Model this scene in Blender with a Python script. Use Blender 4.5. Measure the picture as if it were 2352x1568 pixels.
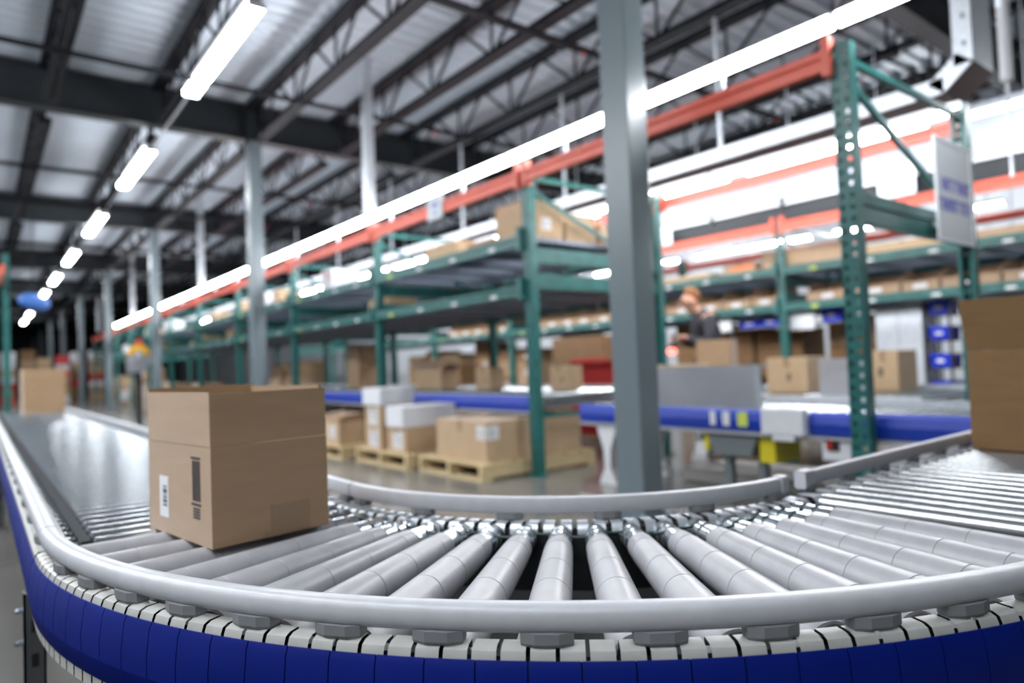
import bpy, math, random
from mathutils import Vector, Matrix
random.seed(7)
R = math.radians
PI = math.pi
S = bpy.context.scene
for o in list(bpy.data.objects): bpy.data.objects.remove(o)
COL = S.collection

# ------------------------------------------------------------------ camera
def camera():
    cd = bpy.data.cameras.new('camera'); cam = bpy.data.objects.new('camera', cd); COL.objects.link(cam)
    cd.sensor_width = 36.0; cd.lens = 1567.16 * 36.0 / 2352.0
    cd.clip_start = 0.02; cd.clip_end = 300
    yaw, pitch, roll = R(38.0646), R(1.8865), R(-2.1685)
    def d(a, f, b):
        c, s = math.cos(roll), math.sin(roll); a, b = c*a - s*b, s*a + c*b
        c, s = math.cos(pitch), math.sin(pitch); f, b = c*f - s*b, s*f + c*b
        c, s = math.cos(yaw), math.sin(yaw); return Vector((c*a + s*f, -s*a + c*f, b))
    x, y, z = d(1, 0, 0), d(0, 0, 1), -d(0, 1, 0)
    m = Matrix(((x[0], y[0], z[0]), (x[1], y[1], z[1]), (x[2], y[2], z[2]))).to_4x4()
    m.translation = (0, 0, 0.95); cam.matrix_world = m
    cd.dof.use_dof = True; cd.dof.focus_distance = 0.98; cd.dof.aperture_fstop = 2.0; cd.dof.aperture_blades = 0
    S.camera = cam
camera()

# ------------------------------------------------------------------ world, exposure
LIGHT = 70.0
def world():
    w = bpy.data.worlds.new('world'); S.world = w; w.use_nodes = True
    b = w.node_tree.nodes['Background']; b.inputs[0].default_value = (0.62, 0.74, 0.95, 1); b.inputs[1].default_value = 0.07
world()
S.view_settings.view_transform = 'Standard'; S.view_settings.look = 'None'
S.view_settings.exposure = 0.0; S.view_settings.gamma = 1.0; S.view_settings.use_curve_mapping = False
S.cycles.use_denoising = True
S.cycles.max_bounces = 8; S.cycles.diffuse_bounces = 4; S.cycles.glossy_bounces = 3
S.cycles.sample_clamp_indirect = 4.0; S.cycles.caustics_reflective = False; S.cycles.caustics_refractive = False

# ------------------------------------------------------------------ materials
def mat(name, col, rough=0.5, metal=0.0, spec=0.5, noise=0.0, nscale=20.0, bump=0.0, bscale=200.0, stretch=None, emit=None, es=0.0, coat=0.0):
    m = bpy.data.materials.new(name); m.use_nodes = True
    nt = m.node_tree; b = nt.nodes['Principled BSDF']
    b.inputs['Base Color'].default_value = (*col, 1); b.inputs['Roughness'].default_value = rough
    b.inputs['Metallic'].default_value = metal; b.inputs['Specular IOR Level'].default_value = spec
    b.inputs['Coat Weight'].default_value = coat
    if emit: b.inputs['Emission Color'].default_value = (*emit, 1); b.inputs['Emission Strength'].default_value = es
    if noise or bump:
        tc = nt.nodes.new('ShaderNodeTexCoord'); mp = nt.nodes.new('ShaderNodeMapping')
        nt.links.new(tc.outputs['Object'], mp.inputs[0])
        if stretch: mp.inputs['Scale'].default_value = stretch
    if noise:
        n = nt.nodes.new('ShaderNodeTexNoise'); n.inputs['Scale'].default_value = nscale; n.inputs['Detail'].default_value = 5
        nt.links.new(mp.outputs[0], n.inputs['Vector'])
        r = nt.nodes.new('ShaderNodeValToRGB')
        r.color_ramp.elements[0].color = (*[c*(1-noise) for c in col], 1); r.color_ramp.elements[0].position = 0.3
        r.color_ramp.elements[1].color = (*[min(1, c*(1+noise)) for c in col], 1); r.color_ramp.elements[1].position = 0.7
        nt.links.new(n.outputs['Fac'], r.inputs[0]); nt.links.new(r.outputs[0], b.inputs['Base Color'])
        q = nt.nodes.new('ShaderNodeMapRange'); q.inputs['To Min'].default_value = rough*0.85; q.inputs['To Max'].default_value = min(1, rough*1.15)
        nt.links.new(n.outputs['Fac'], q.inputs[0]); nt.links.new(q.outputs[0], b.inputs['Roughness'])
    if bump:
        n2 = nt.nodes.new('ShaderNodeTexNoise'); n2.inputs['Scale'].default_value = bscale; n2.inputs['Detail'].default_value = 3
        nt.links.new(mp.outputs[0], n2.inputs['Vector'])
        bp = nt.nodes.new('ShaderNodeBump'); bp.inputs['Strength'].default_value = bump; bp.inputs['Distance'].default_value = 0.002
        nt.links.new(n2.outputs['Fac'], bp.inputs['Height']); nt.links.new(bp.outputs[0], b.inputs['Normal'])
    return m
M = {}
M['rail'] = mat('rail_grey', (0.50, 0.51, 0.54), 0.36, 0, 0.5, 0.05, 30, 0.05, 300)
M['bracket'] = mat('bracket_plastic', (0.20, 0.205, 0.215), 0.5, 0, 0.4, 0.04, 40)
M['frame'] = mat('frame_paint', (0.44, 0.44, 0.42), 0.38, 0, 0.5, 0.08, 25)
M['sleeve'] = mat('roller_sleeve', (0.335, 0.335, 0.355), 0.34, 0, 0.5, 0.10, 18, 0.03, 120, (1, 1, 1))
M['seam'] = mat('sleeve_seam', (0.16, 0.16, 0.165), 0.5)
M['zinc'] = mat('zinc', (0.78, 0.84, 0.88), 0.2, 0.95, 0.5, 0.06, 40)
M['steel_roller'] = mat('steel_roller', (0.68, 0.735, 0.78), 0.16, 0.9)
M['blue'] = mat('blue_plastic', (0.0005, 0.0095, 0.15), 0.45, 0, 0.22, 0.06, 12, 0.03, 90)
M['dull_roller'] = mat('dull_roller', (0.60, 0.63, 0.65), 0.25, 0.9)
M['blue2'] = mat('blue_guard_paint', (0.003, 0.035, 0.36), 0.38, 0, 0.5)
M['dark'] = mat('dark_gap', (0.012, 0.013, 0.015), 0.6)
M['band'] = mat('drive_band', (0.004, 0.035, 0.032), 0.4)
M['pan'] = mat('pan', (0.10, 0.105, 0.11), 0.5, 0, 0.4, 0.1, 10)
M['card'] = mat('cardboard', (0.37, 0.23, 0.12), 0.5, 0, 0.7, 0.07, 9, 0.06, 400, (1, 1, 5))
M['card2'] = mat('cardboard_brown', (0.21, 0.118, 0.05), 0.75, 0, 0.25, 0.07, 9, 0.06, 400, (1, 1, 5))
M['cardin'] = mat('cardboard_inner', (0.36, 0.235, 0.14), 0.8, 0, 0.2, 0.05, 9)
M['tan'] = mat('cardboard_tan', (0.47, 0.33, 0.20), 0.75, 0, 0.25, 0.06, 9)
M['kraft'] = mat('cardboard_dark', (0.24, 0.135, 0.06), 0.75, 0, 0.25, 0.08, 9)
M['whitebox'] = mat('white_board', (0.72, 0.73, 0.76), 0.6, 0, 0.3, 0.03, 9)
M['paper'] = mat('label_paper', (0.78, 0.79, 0.82), 0.55)
M['ink'] = mat('ink', (0.035, 0.035, 0.04), 0.6)
M['tape'] = mat('packing_tape', (0.31, 0.205, 0.12), 0.28, 0, 0.5)
M['blueink'] = mat('blue_ink', (0.07, 0.07, 0.42), 0.6)
M['column'] = mat('column_paint', (0.155, 0.19, 0.21), 0.3, 0, 0.5)
M['girder'] = mat('girder_paint', (0.017, 0.021, 0.024), 0.5, 0, 0.3, 0.08, 4)
M['joist'] = mat('joist_paint', (0.0055, 0.006, 0.009), 0.6, 0, 0.15)
M['deck'] = mat('deck_steel', (0.50, 0.55, 0.615), 0.4, 0.25, 0.5, 0.06, 1.5)
M['green'] = mat('rack_green', (0.018, 0.12, 0.112), 0.36, 0, 0.5, 0.25, 14)
M['red'] = mat('beam_red', (0.74, 0.115, 0.065), 0.36, 0, 0.5, 0.08, 8)
M['galv'] = mat('galvanised', (0.62, 0.66, 0.71), 0.38, 0.5, 0.5, 0.1, 18)
M['deckwire'] = mat('shelf_steel', (0.28, 0.32, 0.39), 0.4, 0.5, 0.5, 0.12, 20)
M['concrete'] = mat('concrete', (0.155, 0.15, 0.14), 0.2, 0, 0.5, 0.2, 0.9, 0.02, 30)
M['wall'] = mat('wall_panel', (0.62, 0.65, 0.69), 0.55, 0, 0.3, 0.02, 1)
M['farwall'] = mat('far_wall', (0.10, 0.11, 0.13), 0.7)
M['lens'] = mat('led_lens', (0.9, 0.92, 0.95), 0.4, emit=(0.93, 0.965, 1.0), es=LIGHT)
M['housing'] = mat('light_housing', (0.70, 0.72, 0.75), 0.4, 0.2)
M['wood'] = mat('pallet_wood', (0.60, 0.47, 0.27), 0.7, 0, 0.3, 0.16, 14, 0.05, 90, (1, 8, 8))
M['black'] = mat('black_plastic', (0.014, 0.015, 0.018), 0.45)
M['yellow'] = mat('yellow_paint', (0.72, 0.60, 0.02), 0.45)
M['amber'] = mat('amber_plastic', (0.80, 0.42, 0.01), 0.4)
M['redp'] = mat('red_plastic', (0.52, 0.02, 0.016), 0.4)
M['tote'] = mat('tote_blue', (0.004, 0.035, 0.62), 0.4)
M['stainless'] = mat('stainless', (0.60, 0.61, 0.65), 0.3, 0.75, 0.5, 0.04, 6)
M['dgrey'] = mat('motor_grey', (0.16, 0.185, 0.195), 0.5)
M['signw'] = mat('sign_board', (0.52, 0.56, 0.60), 0.5)
M['panelgrey'] = mat('panel_grey', (0.33, 0.36, 0.40), 0.5)
M['skin'] = mat('skin', (0.60, 0.32, 0.22), 0.5)
M['hair'] = mat('hair', (0.25, 0.10, 0.035), 0.6, 0, 0.3, 0.2, 60)
M['hoodie'] = mat('sweatshirt', (0.045, 0.047, 0.055), 0.85, 0, 0.2, 0.15, 20)
M['jeans'] = mat('trousers', (0.02, 0.025, 0.045), 0.85)
M['scan'] = mat('scanner_light', (0.8, 0.1, 0.08), 0.4, emit=(1.0, 0.12, 0.09), es=6.0)
M['mark'] = mat('floor_paint', (0.33, 0.32, 0.30), 0.5)
M['limelab'] = mat('lime_label', (0.62, 0.72, 0.12), 0.5)
M['cloud'] = mat('blue_film', (0.05, 0.16, 0.50), 0.4)
M['orange'] = mat('orange_print', (0.75, 0.2, 0.06), 0.5)

for k_ in ('card', 'tan', 'kraft', 'card2', 'cardin'):
    b_ = M[k_].node_tree.nodes['Principled BSDF']; b_.inputs['Sheen Weight'].default_value = 0.3; b_.inputs['Sheen Roughness'].default_value = 0.5

# ------------------------------------------------------------------ mesh builder
class MB:
    def __init__(s): s.v = []; s.f = []; s.m = []; s.cm = 0
    def add(s, vs, fs):
        n = len(s.v); s.v += [tuple(v) for v in vs]; s.f += [tuple(i+n for i in f) for f in fs]; s.m += [s.cm]*len(fs); return s
    def box(s, x0, x1, y0, y1, z0, z1):
        v = [(x0,y0,z0),(x1,y0,z0),(x1,y1,z0),(x0,y1,z0),(x0,y0,z1),(x1,y0,z1),(x1,y1,z1),(x0,y1,z1)]
        return s.add(v, [(0,3,2,1),(4,5,6,7),(0,1,5,4),(1,2,6,5),(2,3,7,6),(3,0,4,7)])
    def bar(s, p0, p1, w, h, up=(0,0,1)):
        p0, p1 = Vector(p0), Vector(p1); d = (p1-p0).normalized(); up = Vector(up)
        if abs(d.dot(up)) > 0.98: up = Vector((1,0,0))
        a = d.cross(up).normalized()*w/2; b = a.cross(d).normalized()*h/2
        v = [p0-a-b, p0+a-b, p0+a+b, p0-a+b, p1-a-b, p1+a-b, p1+a+b, p1-a+b]
        return s.add(v, [(0,1,2,3),(7,6,5,4),(0,4,5,1),(1,5,6,2),(2,6,7,3),(3,7,4,0)])
    def lathe(s, p0, p1, prof, n=16, caps=True):
        """prof: list of (t along 0..len, radius)"""
        p0, p1 = Vector(p0), Vector(p1); d = (p1-p0).normalized()
        u = d.cross(Vector((0,0,1)) if abs(d.z) < .9 else Vector((1,0,0))).normalized(); w = d.cross(u)
        vs = []; fs = []
        for (t, r) in prof:
            for k in range(n):
                a = 2*PI*k/n; vs.append(p0 + d*t + u*(r*math.cos(a)) + w*(r*math.sin(a)))
        for i in range(len(prof)-1):
            for k in range(n):
                k2 = (k+1) % n; fs.append((i*n+k, i*n+k2, (i+1)*n+k2, (i+1)*n+k))
        if caps: fs.append(tuple(range(n))[::-1]); fs.append(tuple((len(prof)-1)*n+k for k in range(n)))
        return s.add(vs, fs)
    def cyl(s, p0, p1, r0, r1=None, n=14):
        L = (Vector(p1)-Vector(p0)).length
        return s.lathe(p0, p1, [(0, r0), (L, r0 if r1 is None else r1)], n)
    def tube(s, pts, r, n=8):
        for a, b in zip(pts[:-1], pts[1:]): s.cyl(a, b, r, r, n)
        return s
    def sweep(s, rings, closed=True, caps=True):
        n = len(rings[0]); vs = [p for r in rings for p in r]; fs = []
        for i in range(len(rings)-1):
            for k in range(n if closed else n-1):
                k2 = (k+1) % n; fs.append((i*n+k, i*n+k2, (i+1)*n+k2, (i+1)*n+k))
        if caps and closed: fs.append(tuple(range(n))[::-1]); fs.append(tuple((len(rings)-1)*n+k for k in range(n)))
        return s.add(vs, fs)
    def prism(s, poly, axis, a, b):
        def pt(p, c): return {'x': (c, p[0], p[1]), 'y': (p[0], c, p[1]), 'z': (p[0], p[1], c)}[axis]
        n = len(poly); vs = [pt(p, a) for p in poly] + [pt(p, b) for p in poly]
        return s.add(vs, [tuple(range(n))[::-1], tuple(range(n, 2*n))] + [(k, (k+1) % n, n+(k+1) % n, n+k) for k in range(n)])
    def build(s, name, mats, parent=None, smooth=False, bevel=0.0, loc=None):
        me = bpy.data.meshes.new(name); me.from_pydata(s.v, [], s.f)
        mats = mats if isinstance(mats, (list, tuple)) else [mats]
        for m in mats: me.materials.append(M[m])
        if len(mats) > 1: me.polygons.foreach_set('material_index', s.m)
        import bmesh
        bm = bmesh.new(); bm.from_mesh(me); bmesh.ops.recalc_face_normals(bm, faces=bm.faces); bm.to_mesh(me); bm.free()
        if smooth:
            me.polygons.foreach_set('use_smooth', [True]*len(me.polygons))
            try: me.set_sharp_from_angle(angle=R(38))
            except Exception: pass
        o = bpy.data.objects.new(name, me); COL.objects.link(o)
        if parent: o.parent = parent
        if loc: o.location = loc
        if bevel:
            md = o.modifiers.new('edge', 'BEVEL'); md.width = bevel; md.segments = 2; md.limit_method = 'ANGLE'; md.angle_limit = R(40)
        return o

def tag(o, label=None, cat=None, group=None, kind=None):
    if label: o['label'] = label
    if cat: o['category'] = cat
    if group: o['group'] = group
    if kind: o['kind'] = kind
    return o
def thing(name, label, cat, loc=(0,0,0), rz=0.0, group=None, kind=None):
    o = bpy.data.objects.new(name, None); COL.objects.link(o); o.location = loc; o.rotation_euler = (0, 0, rz); o.empty_display_size = 0.1
    return tag(o, label, cat, group, kind)
def link_copy(o, parent=None, loc=None, rz=None):
    c = o.copy(); COL.objects.link(c)
    if parent is not None: c.parent = parent
    if loc is not None: c.location = loc
    if rz is not None: c.rotation_euler = (0, 0, rz)
    return c
KIDS = {}
def copy_tree(o, loc=None, rz=None, parent=None, label=None):
    c = link_copy(o, parent, loc, rz)
    for ch in list(o.children): copy_tree(ch, parent=c)
    if label: c['label'] = label
    return c
ORD = ['first','second','third','fourth','fifth','sixth','seventh','eighth','ninth','tenth','eleventh','twelfth','thirteenth','fourteenth','fifteenth','sixteenth','seventeenth','eighteenth','nineteenth','twentieth']
def ordn(i): return ORD[i] if i < len(ORD) else ('twenty-' + ORD[i-20] if i < 29 else 'number %d' % (i+1))

# ------------------------------------------------------------------ building shell
def shell():
    f = MB().box(-9, 14, -9, 64, -0.05, 0); tag(f.build('floor', 'concrete'), kind='structure')
    d = MB(); y = -9.24; pr = []
    while y < 64:
        pr += [(y, 4.86), (y+.09, 4.86), (y+.12, 4.815), (y+.18, 4.815)]; y += .21
    rings = [[(x, a, b) for a, b in pr] for x in (-9.0, 14.0)]
    d.sweep(rings, closed=False, caps=False); d.box(-9, 14, -9, 64, 4.95, 4.98)
    tag(d.build('ceiling', 'deck'), kind='structure')
    w = MB(); y = -9.24; pr = []
    while y < 64:
        pr += [(y, 13.2), (y+.26, 13.2), (y+.28, 13.17), (y+.32, 13.17)]; y += .34
    w.sweep([[(b, a, z) for a, b in pr] for z in (0.0, 4.86)], closed=False, caps=False); w.box(13.25, 13.3, -9, 64, 0, 4.86)
    tag(w.build('wall_right', 'wall'), kind='structure')
    tag(MB().box(-9, 14, 62, 62.2, 0, 4.86).build('wall_back', 'farwall'), kind='structure')
shell()

COLY = [2.80 + 7.05*k for k in range(9)]
def building_frame():
    # square tube columns in one row
    o0 = None
    for k, y in enumerate(COLY):
        lab = ['grey painted steel column rising just behind the curved roller conveyor', 'grey steel column second from the curved conveyor in the column row',
               'grey steel column third in the row running down the aisle', 'grey steel column fourth in the row running down the aisle'][k] if k < 4 else 'grey steel column %s in the row running down the aisle' % ordn(k)
        if o0 is None:
            t = thing('steel_column', lab, 'column', (3.13, y, 0), 0, 'steel columns along the aisle', 'thing')
            MB().box(-.088, .088, -.105, .105, .012, 4.25).build('shaft', 'column', t, bevel=.008)
            MB().box(-.17, .17, -.17, .17, 0, .014).build('base_plate', 'column', t)
            b = MB()
            for x in (-.14, .14):
                for yy in (-.14, .14): b.cyl((x, yy, .014), (x, yy, .05), .012, n=8)
            b.build('anchor_bolt', 'galv', t); o0 = t
        else: copy_tree(o0, (3.13, y, 0), label=lab)
    # girders across the columns
    g0 = None
    for k, y in enumerate(COLY):
        lab = 'dark grey roof girder resting on the %s steel column' % ordn(k)
        if g0 is None:
            g0 = thing('roof_girder', lab, 'roof girder', (2, y, 4.25), 0, 'roof girders across the aisle', 'thing')
            MB().box(-10.5, 11.1, -.10, .10, 0, .022).build('flange', 'girder', g0)
            MB().box(-10.5, 11.1, -.10, .10, .49, .512).build('flange', 'girder', g0)
            MB().box(-10.5, 11.1, -.008, .008, .022, .49).build('web', 'girder', g0)
            st = MB()
            for x in (1.02, 1.22): st.box(x-.006, x+.006, -.095, .095, .022, .49)
            st.build('stiffener', 'girder', g0)
        else: copy_tree(g0, (2, y, 4.25), label=lab)
    # open web joists parallel to the aisle
    j0 = None
    for k in range(-2, 8):
        for i in range(-2, 9):
            x = 3.13 + 1.22*i; y = 2.80 + 7.05*k
            if j0 is None:
                j0 = thing('roof_joist', 'black open-web steel joist under the corrugated roof deck', 'roof joist', (x, y, 4.2), 0, 'roof joists', 'thing')
                L = 7.05
                MB().box(-.075, -.008, .02, L-.02, .53, .60).box(.008, .075, .02, L-.02, .53, .60).build('top_chord', 'joist', j0)
                MB().box(-.07, -.008, .35, L-.35, 0, .065).box(.008, .07, .35, L-.35, 0, .065).build('bottom_chord', 'joist', j0)
                wb = MB(); n = 5; st = (L-.9)/n
                wb.bar((0, .12, .56), (0, .45, .03), .022, .022)
                for q in range(n+1):
                    a = .45 + st*q
                    wb.bar((0, a, .03), (0, a, .56), .024, .026)
                    if q < n: wb.bar((0, a, .03), (0, a+st*.5, .56), .026, .03); wb.bar((0, a+st*.5, .56), (0, a+st, .03), .026, .03)
                wb.bar((0, L-.45, .03), (0, L-.12, .56), .022, .022)
                wb.build('web_bars', 'joist', j0)
            else: copy_tree(j0, (x, y, 4.2))
    # pipes across the joists
    p0 = None
    for n_, y in enumerate([4.9, 7.75, 12.2, 14.6, 19.2, 21.7, 26.2, 33.3, 40.2]):
        lab = 'dark sprinkler pipe crossing under the joists, %s from the curved conveyor' % ordn(n_)
        if p0 is None:
            p0 = thing('sprinkler_pipe', lab, 'pipe', (0, y, 4.14), 0, 'sprinkler pipes', 'thing')
            MB().cyl((-6, 0, 0), (12.5, 0, 0), .03, n=10).cyl((-6, .16, .06), (12.5, .16, .06), .018, n=8).build('pipe_run', 'joist', p0, smooth=True)
            for x in (4.9, 8.5):
                MB().cyl((x, 0, 0), (x, 0, -.05), .010, n=8).cyl((x, 0, -.05), (x, 0, -.06), .02, n=8).build('sprinkler_head', 'redp', p0)
        else: copy_tree(p0, (0, y, 4.14), label=lab)
building_frame()

# ------------------------------------------------------------------ light fixtures
def fixture(name, label, group, L, w, tubes, cat='light', up=True):
    """local: runs along +y from 0 to L, lens facing down, top at z=0"""
    t = thing(name, label, cat, (0,0,0), 0, group)
    MB().box(-w*(.32 if up else .56), w*(.32 if up else .56), .01, L-.01, -.035 if w > .1 or not up else -.011, 0).build('housing', 'housing', t)
    MB().box(-w*.5, w*.5, 0, .012, -.075, -.01).build('end_cap', 'housing', t); MB().box(-w*.5, w*.5, L-.012, L, -.075, -.01).build('end_cap', 'housing', t)
    seg = (L-.03)/tubes
    for q in range(tubes):
        y0 = .015 + seg*q; h = w*.5
        prof = [(-h, -.035), (-h*.9, -.055), (-h*.45, -.074), (h*.45, -.074), (h*.9, -.055), (h, -.035)] if not up else [(-h, -.012), (-h, -.06), (-h*.5, -.076), (h*.5, -.076), (h, -.06), (h, -.012)] if w < .1 else [(-h, -.03), (-h, -.05), (-h*.72, -.068), (0, -.076), (h*.72, -.068), (h, -.05), (h, -.03)]
        MB().sweep([[(x, y, z) for x, z in prof] for y in (y0+.006, y0+seg-.006)]).build('led_tube', 'lens', t)
    return t
def lights():
    # pendant row above the left conveyor
    f = fixture('linear_light', 'x', 'pendant lights over the straight conveyor', 2.33, .16, 2)
    MB().box(-.006, .006, .35, .362, 0, .67).build('hanger_rod', 'galv', f); MB().box(-.006, .006, 1.97, 1.982, 0, .67).build('hanger_rod', 'galv', f)
    cdt = MB().cyl((0, 2.33, -.02), (0, 4.62, -.02), .012, n=8).build('conduit', 'galv', f)
    for k in range(9):
        lab = 'bright linear pendant light, %s along the row running down the aisle' % ordn(k)
        p = (1.93, 5.87 + 4.62*k, 4.19)
        if k == 0: f.location = p; f['label'] = lab
        else: copy_tree(f, p, label=lab)
    # added pendant rows: unseen ones light left faces, another brightens the wall
    f = copy_tree(f, (11.6, -1.5, 4.19)); n0 = [c for c in f.children if c.name.startswith('conduit')][0]; bpy.data.objects.remove(n0); proto = f
    for x, y0, n in ((-1.5, -2.4, 10), (-4.2, 0, 8), (11.6, -1.5, 6)):
        for k in range(n):
            (proto if (x > 0 and k == 0) else copy_tree(f, (x, y0 + (4.75 if x > 0 else 2.5)*k, 4.19), ))['label'] = ('pendant light added to brighten the white wall, %s along it' if x > 0 else 'pendant light over the ' + {-1.5: 'first', -4.2: 'second'}[x] + ' unseen aisle added for side light, %s along it') % ordn(k)
    # continuous strips above the racks
    g = fixture('strip_light', 'x', 'strip lights above the front rack', 1.54, .085, 4)
    for q in (.75,): MB().box(-.008, .008, q, q+.016, -.32, 0).build('mounting_stem', 'galv', g)
    for k in range(18):
        lab = 'white strip light above the orange beams of the front rack, %s along' % ordn(k)
        p = (3.92, .32 + 1.545*k, 2.90)
        if k == 0: g.location = p; g['label'] = lab
        else: copy_tree(g, p, label=lab)
    g2 = fixture('strip_light', 'x', 'strip lights above the front rack back beams', 2.06, .085, 2, up=False)
    for q in (1.0,): MB().box(-.008, .008, q, q+.016, -.17, 0).build('mounting_stem', 'galv', g2)
    for k in range(10):
        lab = 'white strip light under the cable tray behind the front rack, %s along' % ordn(k)
        p = (5.41, 1.72 + 2.07*k, 2.655)
        if k == 0: g2.location = p; g2['label'] = lab
        else: copy_tree(g2, p, label=lab)
    for k in range(9):
        copy_tree(g2, (9.66, .3 + 2.4*k, 2.70), label='white strip light over the back beams of the second rack, %s along' % ordn(k))
    for k in range(9):
        h = copy_tree(g2, (7.55, .4 + 2.3*k, 3.22), label='white strip light above the front beam of the second rack, %s along' % ordn(k))
        MB().box(-.006, .006, .5, .512, 0, 1.64).build('hanger_rod', 'galv', h); MB().box(-.006, .006, 1.5, 1.512, 0, 1.64).build('hanger_rod', 'galv', h)
lights()

# ------------------------------------------------------------------ near conveyor: straight, curve, straight
CX, CY, RO, RI = 1.578, 1.7154, 1.4665, 0.79
ZT = 0.605           # roller tops
W_ = RO - RI
def make_path(kind):
    if kind == 'curve': return lambda s, t, z: (CX + (RO-t)*math.cos(s), CY + (RO-t)*math.sin(s), z)
    if kind == 'along_y': return lambda s, t, z: (CX-RO+t, s, z)
    return lambda s, t, z: (s, CY-RO+t, z)
def lin(a, b, n): return [a + (b-a)*i/n for i in range(n+1)]
OUT_PROF = [(0.0175*math.copysign(abs(math.cos(a))**.75, math.cos(a)), .6325 + .0185*math.copysign(abs(math.sin(a))**.8, math.sin(a))) for a in [2*PI*k/20 for k in range(20)]]
def rrect(hw, z0, z1, r):
    p = []
    for cx, cz, a0 in ((hw-r, z1-r, 0), (-hw+r, z1-r, 90), (-hw+r, z0+r, 180), (hw-r, z0+r, 270)):
        for q in (0, 45, 90): p.append((cx + r*math.cos(R(a0+q)), cz + r*math.sin(R(a0+q))))
    return p
IN_PROF = rrect(.012, .613, .650, .006)
def rail(P, ss, t, prof, parent, name='guard_rail'):
    MB().sweep([[P(s, t+dt, z) for dt, z in prof] for s in ss]).build(name, 'rail', parent, smooth=True)
def bracket(P, s, t, parent, du, zb, zt, w=.066, d=.017):
    """chamfered plastic foot under a rail; du = ds per metre"""
    m = MB(); h = w/2
    def ring(k, dd, z): return [P(s+u*du, t+v, z) for u, v in ((-k, -dd*.6), (-k*.45, -dd), (k*.45, -dd), (k, -dd*.6), (k, dd*.6), (k*.45, dd), (-k*.45, dd), (-k, dd*.6))]
    m.sweep([ring(h*.97, d*.86, zb), ring(h, d, zb+.004), ring(h, d, zt)])
    m.build('rail_bracket', 'bracket', parent)
def frame_side(P, ss, parent, slots, ncut=None, full=True):
    """outer channel: slotted top flange, blue guard panels, bottom flange"""
    a, b = ss[0], ss[-1]
    if slots:
        m = MB(); st = (b-a)/slots
        for i in range(slots):
            g = .15*st
            qs = lin(a+st*i+g/2, a+st*(i+1)-g/2, 2)
            pr = [(.0065, .590), (.0065, .6015), (-.012, .6015), (-.021, .598), (-.0245, .590), (-.0245, .587)]
            m.sweep([[P(s, t, z) for t, z in pr] for s in qs], closed=False, caps=False)
        m.build('slotted_flange', 'frame', parent, smooth=True)
        m = MB()
        for i in range(slots):
            g = .15*st; qs = lin(a+st*i+g/2, a+st*(i+1)-g/2, 2)
            m.sweep([[P(s, t, z) for t, z in [(-.0255, .474), (-.0255, .452), (.02, .450)]] for s in qs], closed=False, caps=False)
        m.build('slotted_lip', 'frame', parent)
    else:
        MB().sweep([[P(s, t, z) for t, z in [(.038, .592), (.038, .6015), (-.018, .6015), (-.0245, .595), (-.0245, .574)]] for s in ss], closed=False, caps=False).build('top_flange', 'frame', parent)
        MB().sweep([[P(s, t, z) for t, z in [(-.0255, .474), (-.0255, .452), (.02, .450)]] for s in ss], closed=False, caps=False).build('bottom_lip', 'frame', parent)
    MB().sweep([[P(s, t, z) for t, z in [(.004, .560), (-.016, .590), (-.019, .50), (-.019, .455), (.03, .453)]] for s in ss], closed=False, caps=False).build('side_channel', 'dark', parent)
    pr = [(-.0265, .588), (-.031, .578), (-.036, .54), (-.036, .51), (-.030, .478), (-.0265, .472), (-.023, .472), (-.023, .588)]
    m = MB()
    if ncut:
        st = (b-a)/ncut; lo = pr[3:7] + [(-.023, .51)]; up = pr[:4] + [(-.023, .51), pr[7]]
        for i in range(ncut):
            g = st*.013
            m.sweep([[P(s, t, z) for t, z in up] for s in lin(a+st*i+g, a+st*(i+1)-g, 3)])
        m.sweep([[P(s, t, z) for t, z in lo] for s in ss])
    else: m.sweep([[P(s, t, z) for t, z in pr] for s in ss])
    m.build('blue_guard', 'blue', parent, smooth=True)
def inner_side(P, ss, parent, slots, t0=W_):
    a, b = ss[0], ss[-1]; m = MB(); st = (b-a)/slots
    for i in range(slots):
        g = .34*st; qs = lin(a+st*i+g/2, a+st*(i+1)-g/2, 2)
        pr = [(t0-.057, .578), (t0-.056, .590), (t0-.048, .599), (t0-.006, .599), (t0, .592), (t0, .575)]
        m.sweep([[P(s, t, z) for t, z in pr] for s in qs], closed=False, caps=False)
    m.build('slotted_flange', 'galv', parent, smooth=True)
    MB().sweep([[P(s, t, z) for t, z in [(t0-.052, .455), (t0-.052, .590), (t0+.002, .588), (t0+.002, .455)]] for s in ss], closed=False, caps=False).build('side_channel', 'dark', parent)
    MB().sweep([[P(s, t, z) for t, z in [(t0+.005, .588), (t0+.012, .54), (t0+.005, .474), (t0+.003, .474), (t0+.003, .588)]] for s in ss]).build('blue_guard', 'blue', parent)
def leg(P, s, t, parent, bolts=False, top=.5):
    x, y, _ = P(s, t, 0)
    L = MB().box(x-.022, x+.022, y-.003, y+.003, 0, top).box(x-.022, x-.017, y-.003, y+.04, 0, top).box(x+.017, x+.022, y-.003, y+.04, 0, top).build('leg', 'pan', parent)
    for z in (.12, .2, .28, .36, .44): MB().box(x-.007, x+.007, y-.0045, y-.0028, z, z+.03).build('slot', 'dark', L)
    m = MB().box(x-.05, x+.05, y-.03, y+.06, 0, .008).build('foot_plate', 'pan', L)
    if bolts:
        for z in (.335, .41):
            MB().lathe((x-.022, y+.015, z), (x-.040, y+.015, z), [(0, .008), (.010, .008), (.0105, .0075), (.015, .005), (.018, .001)], 12).build('bolt', 'zinc', L, smooth=True)


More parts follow.
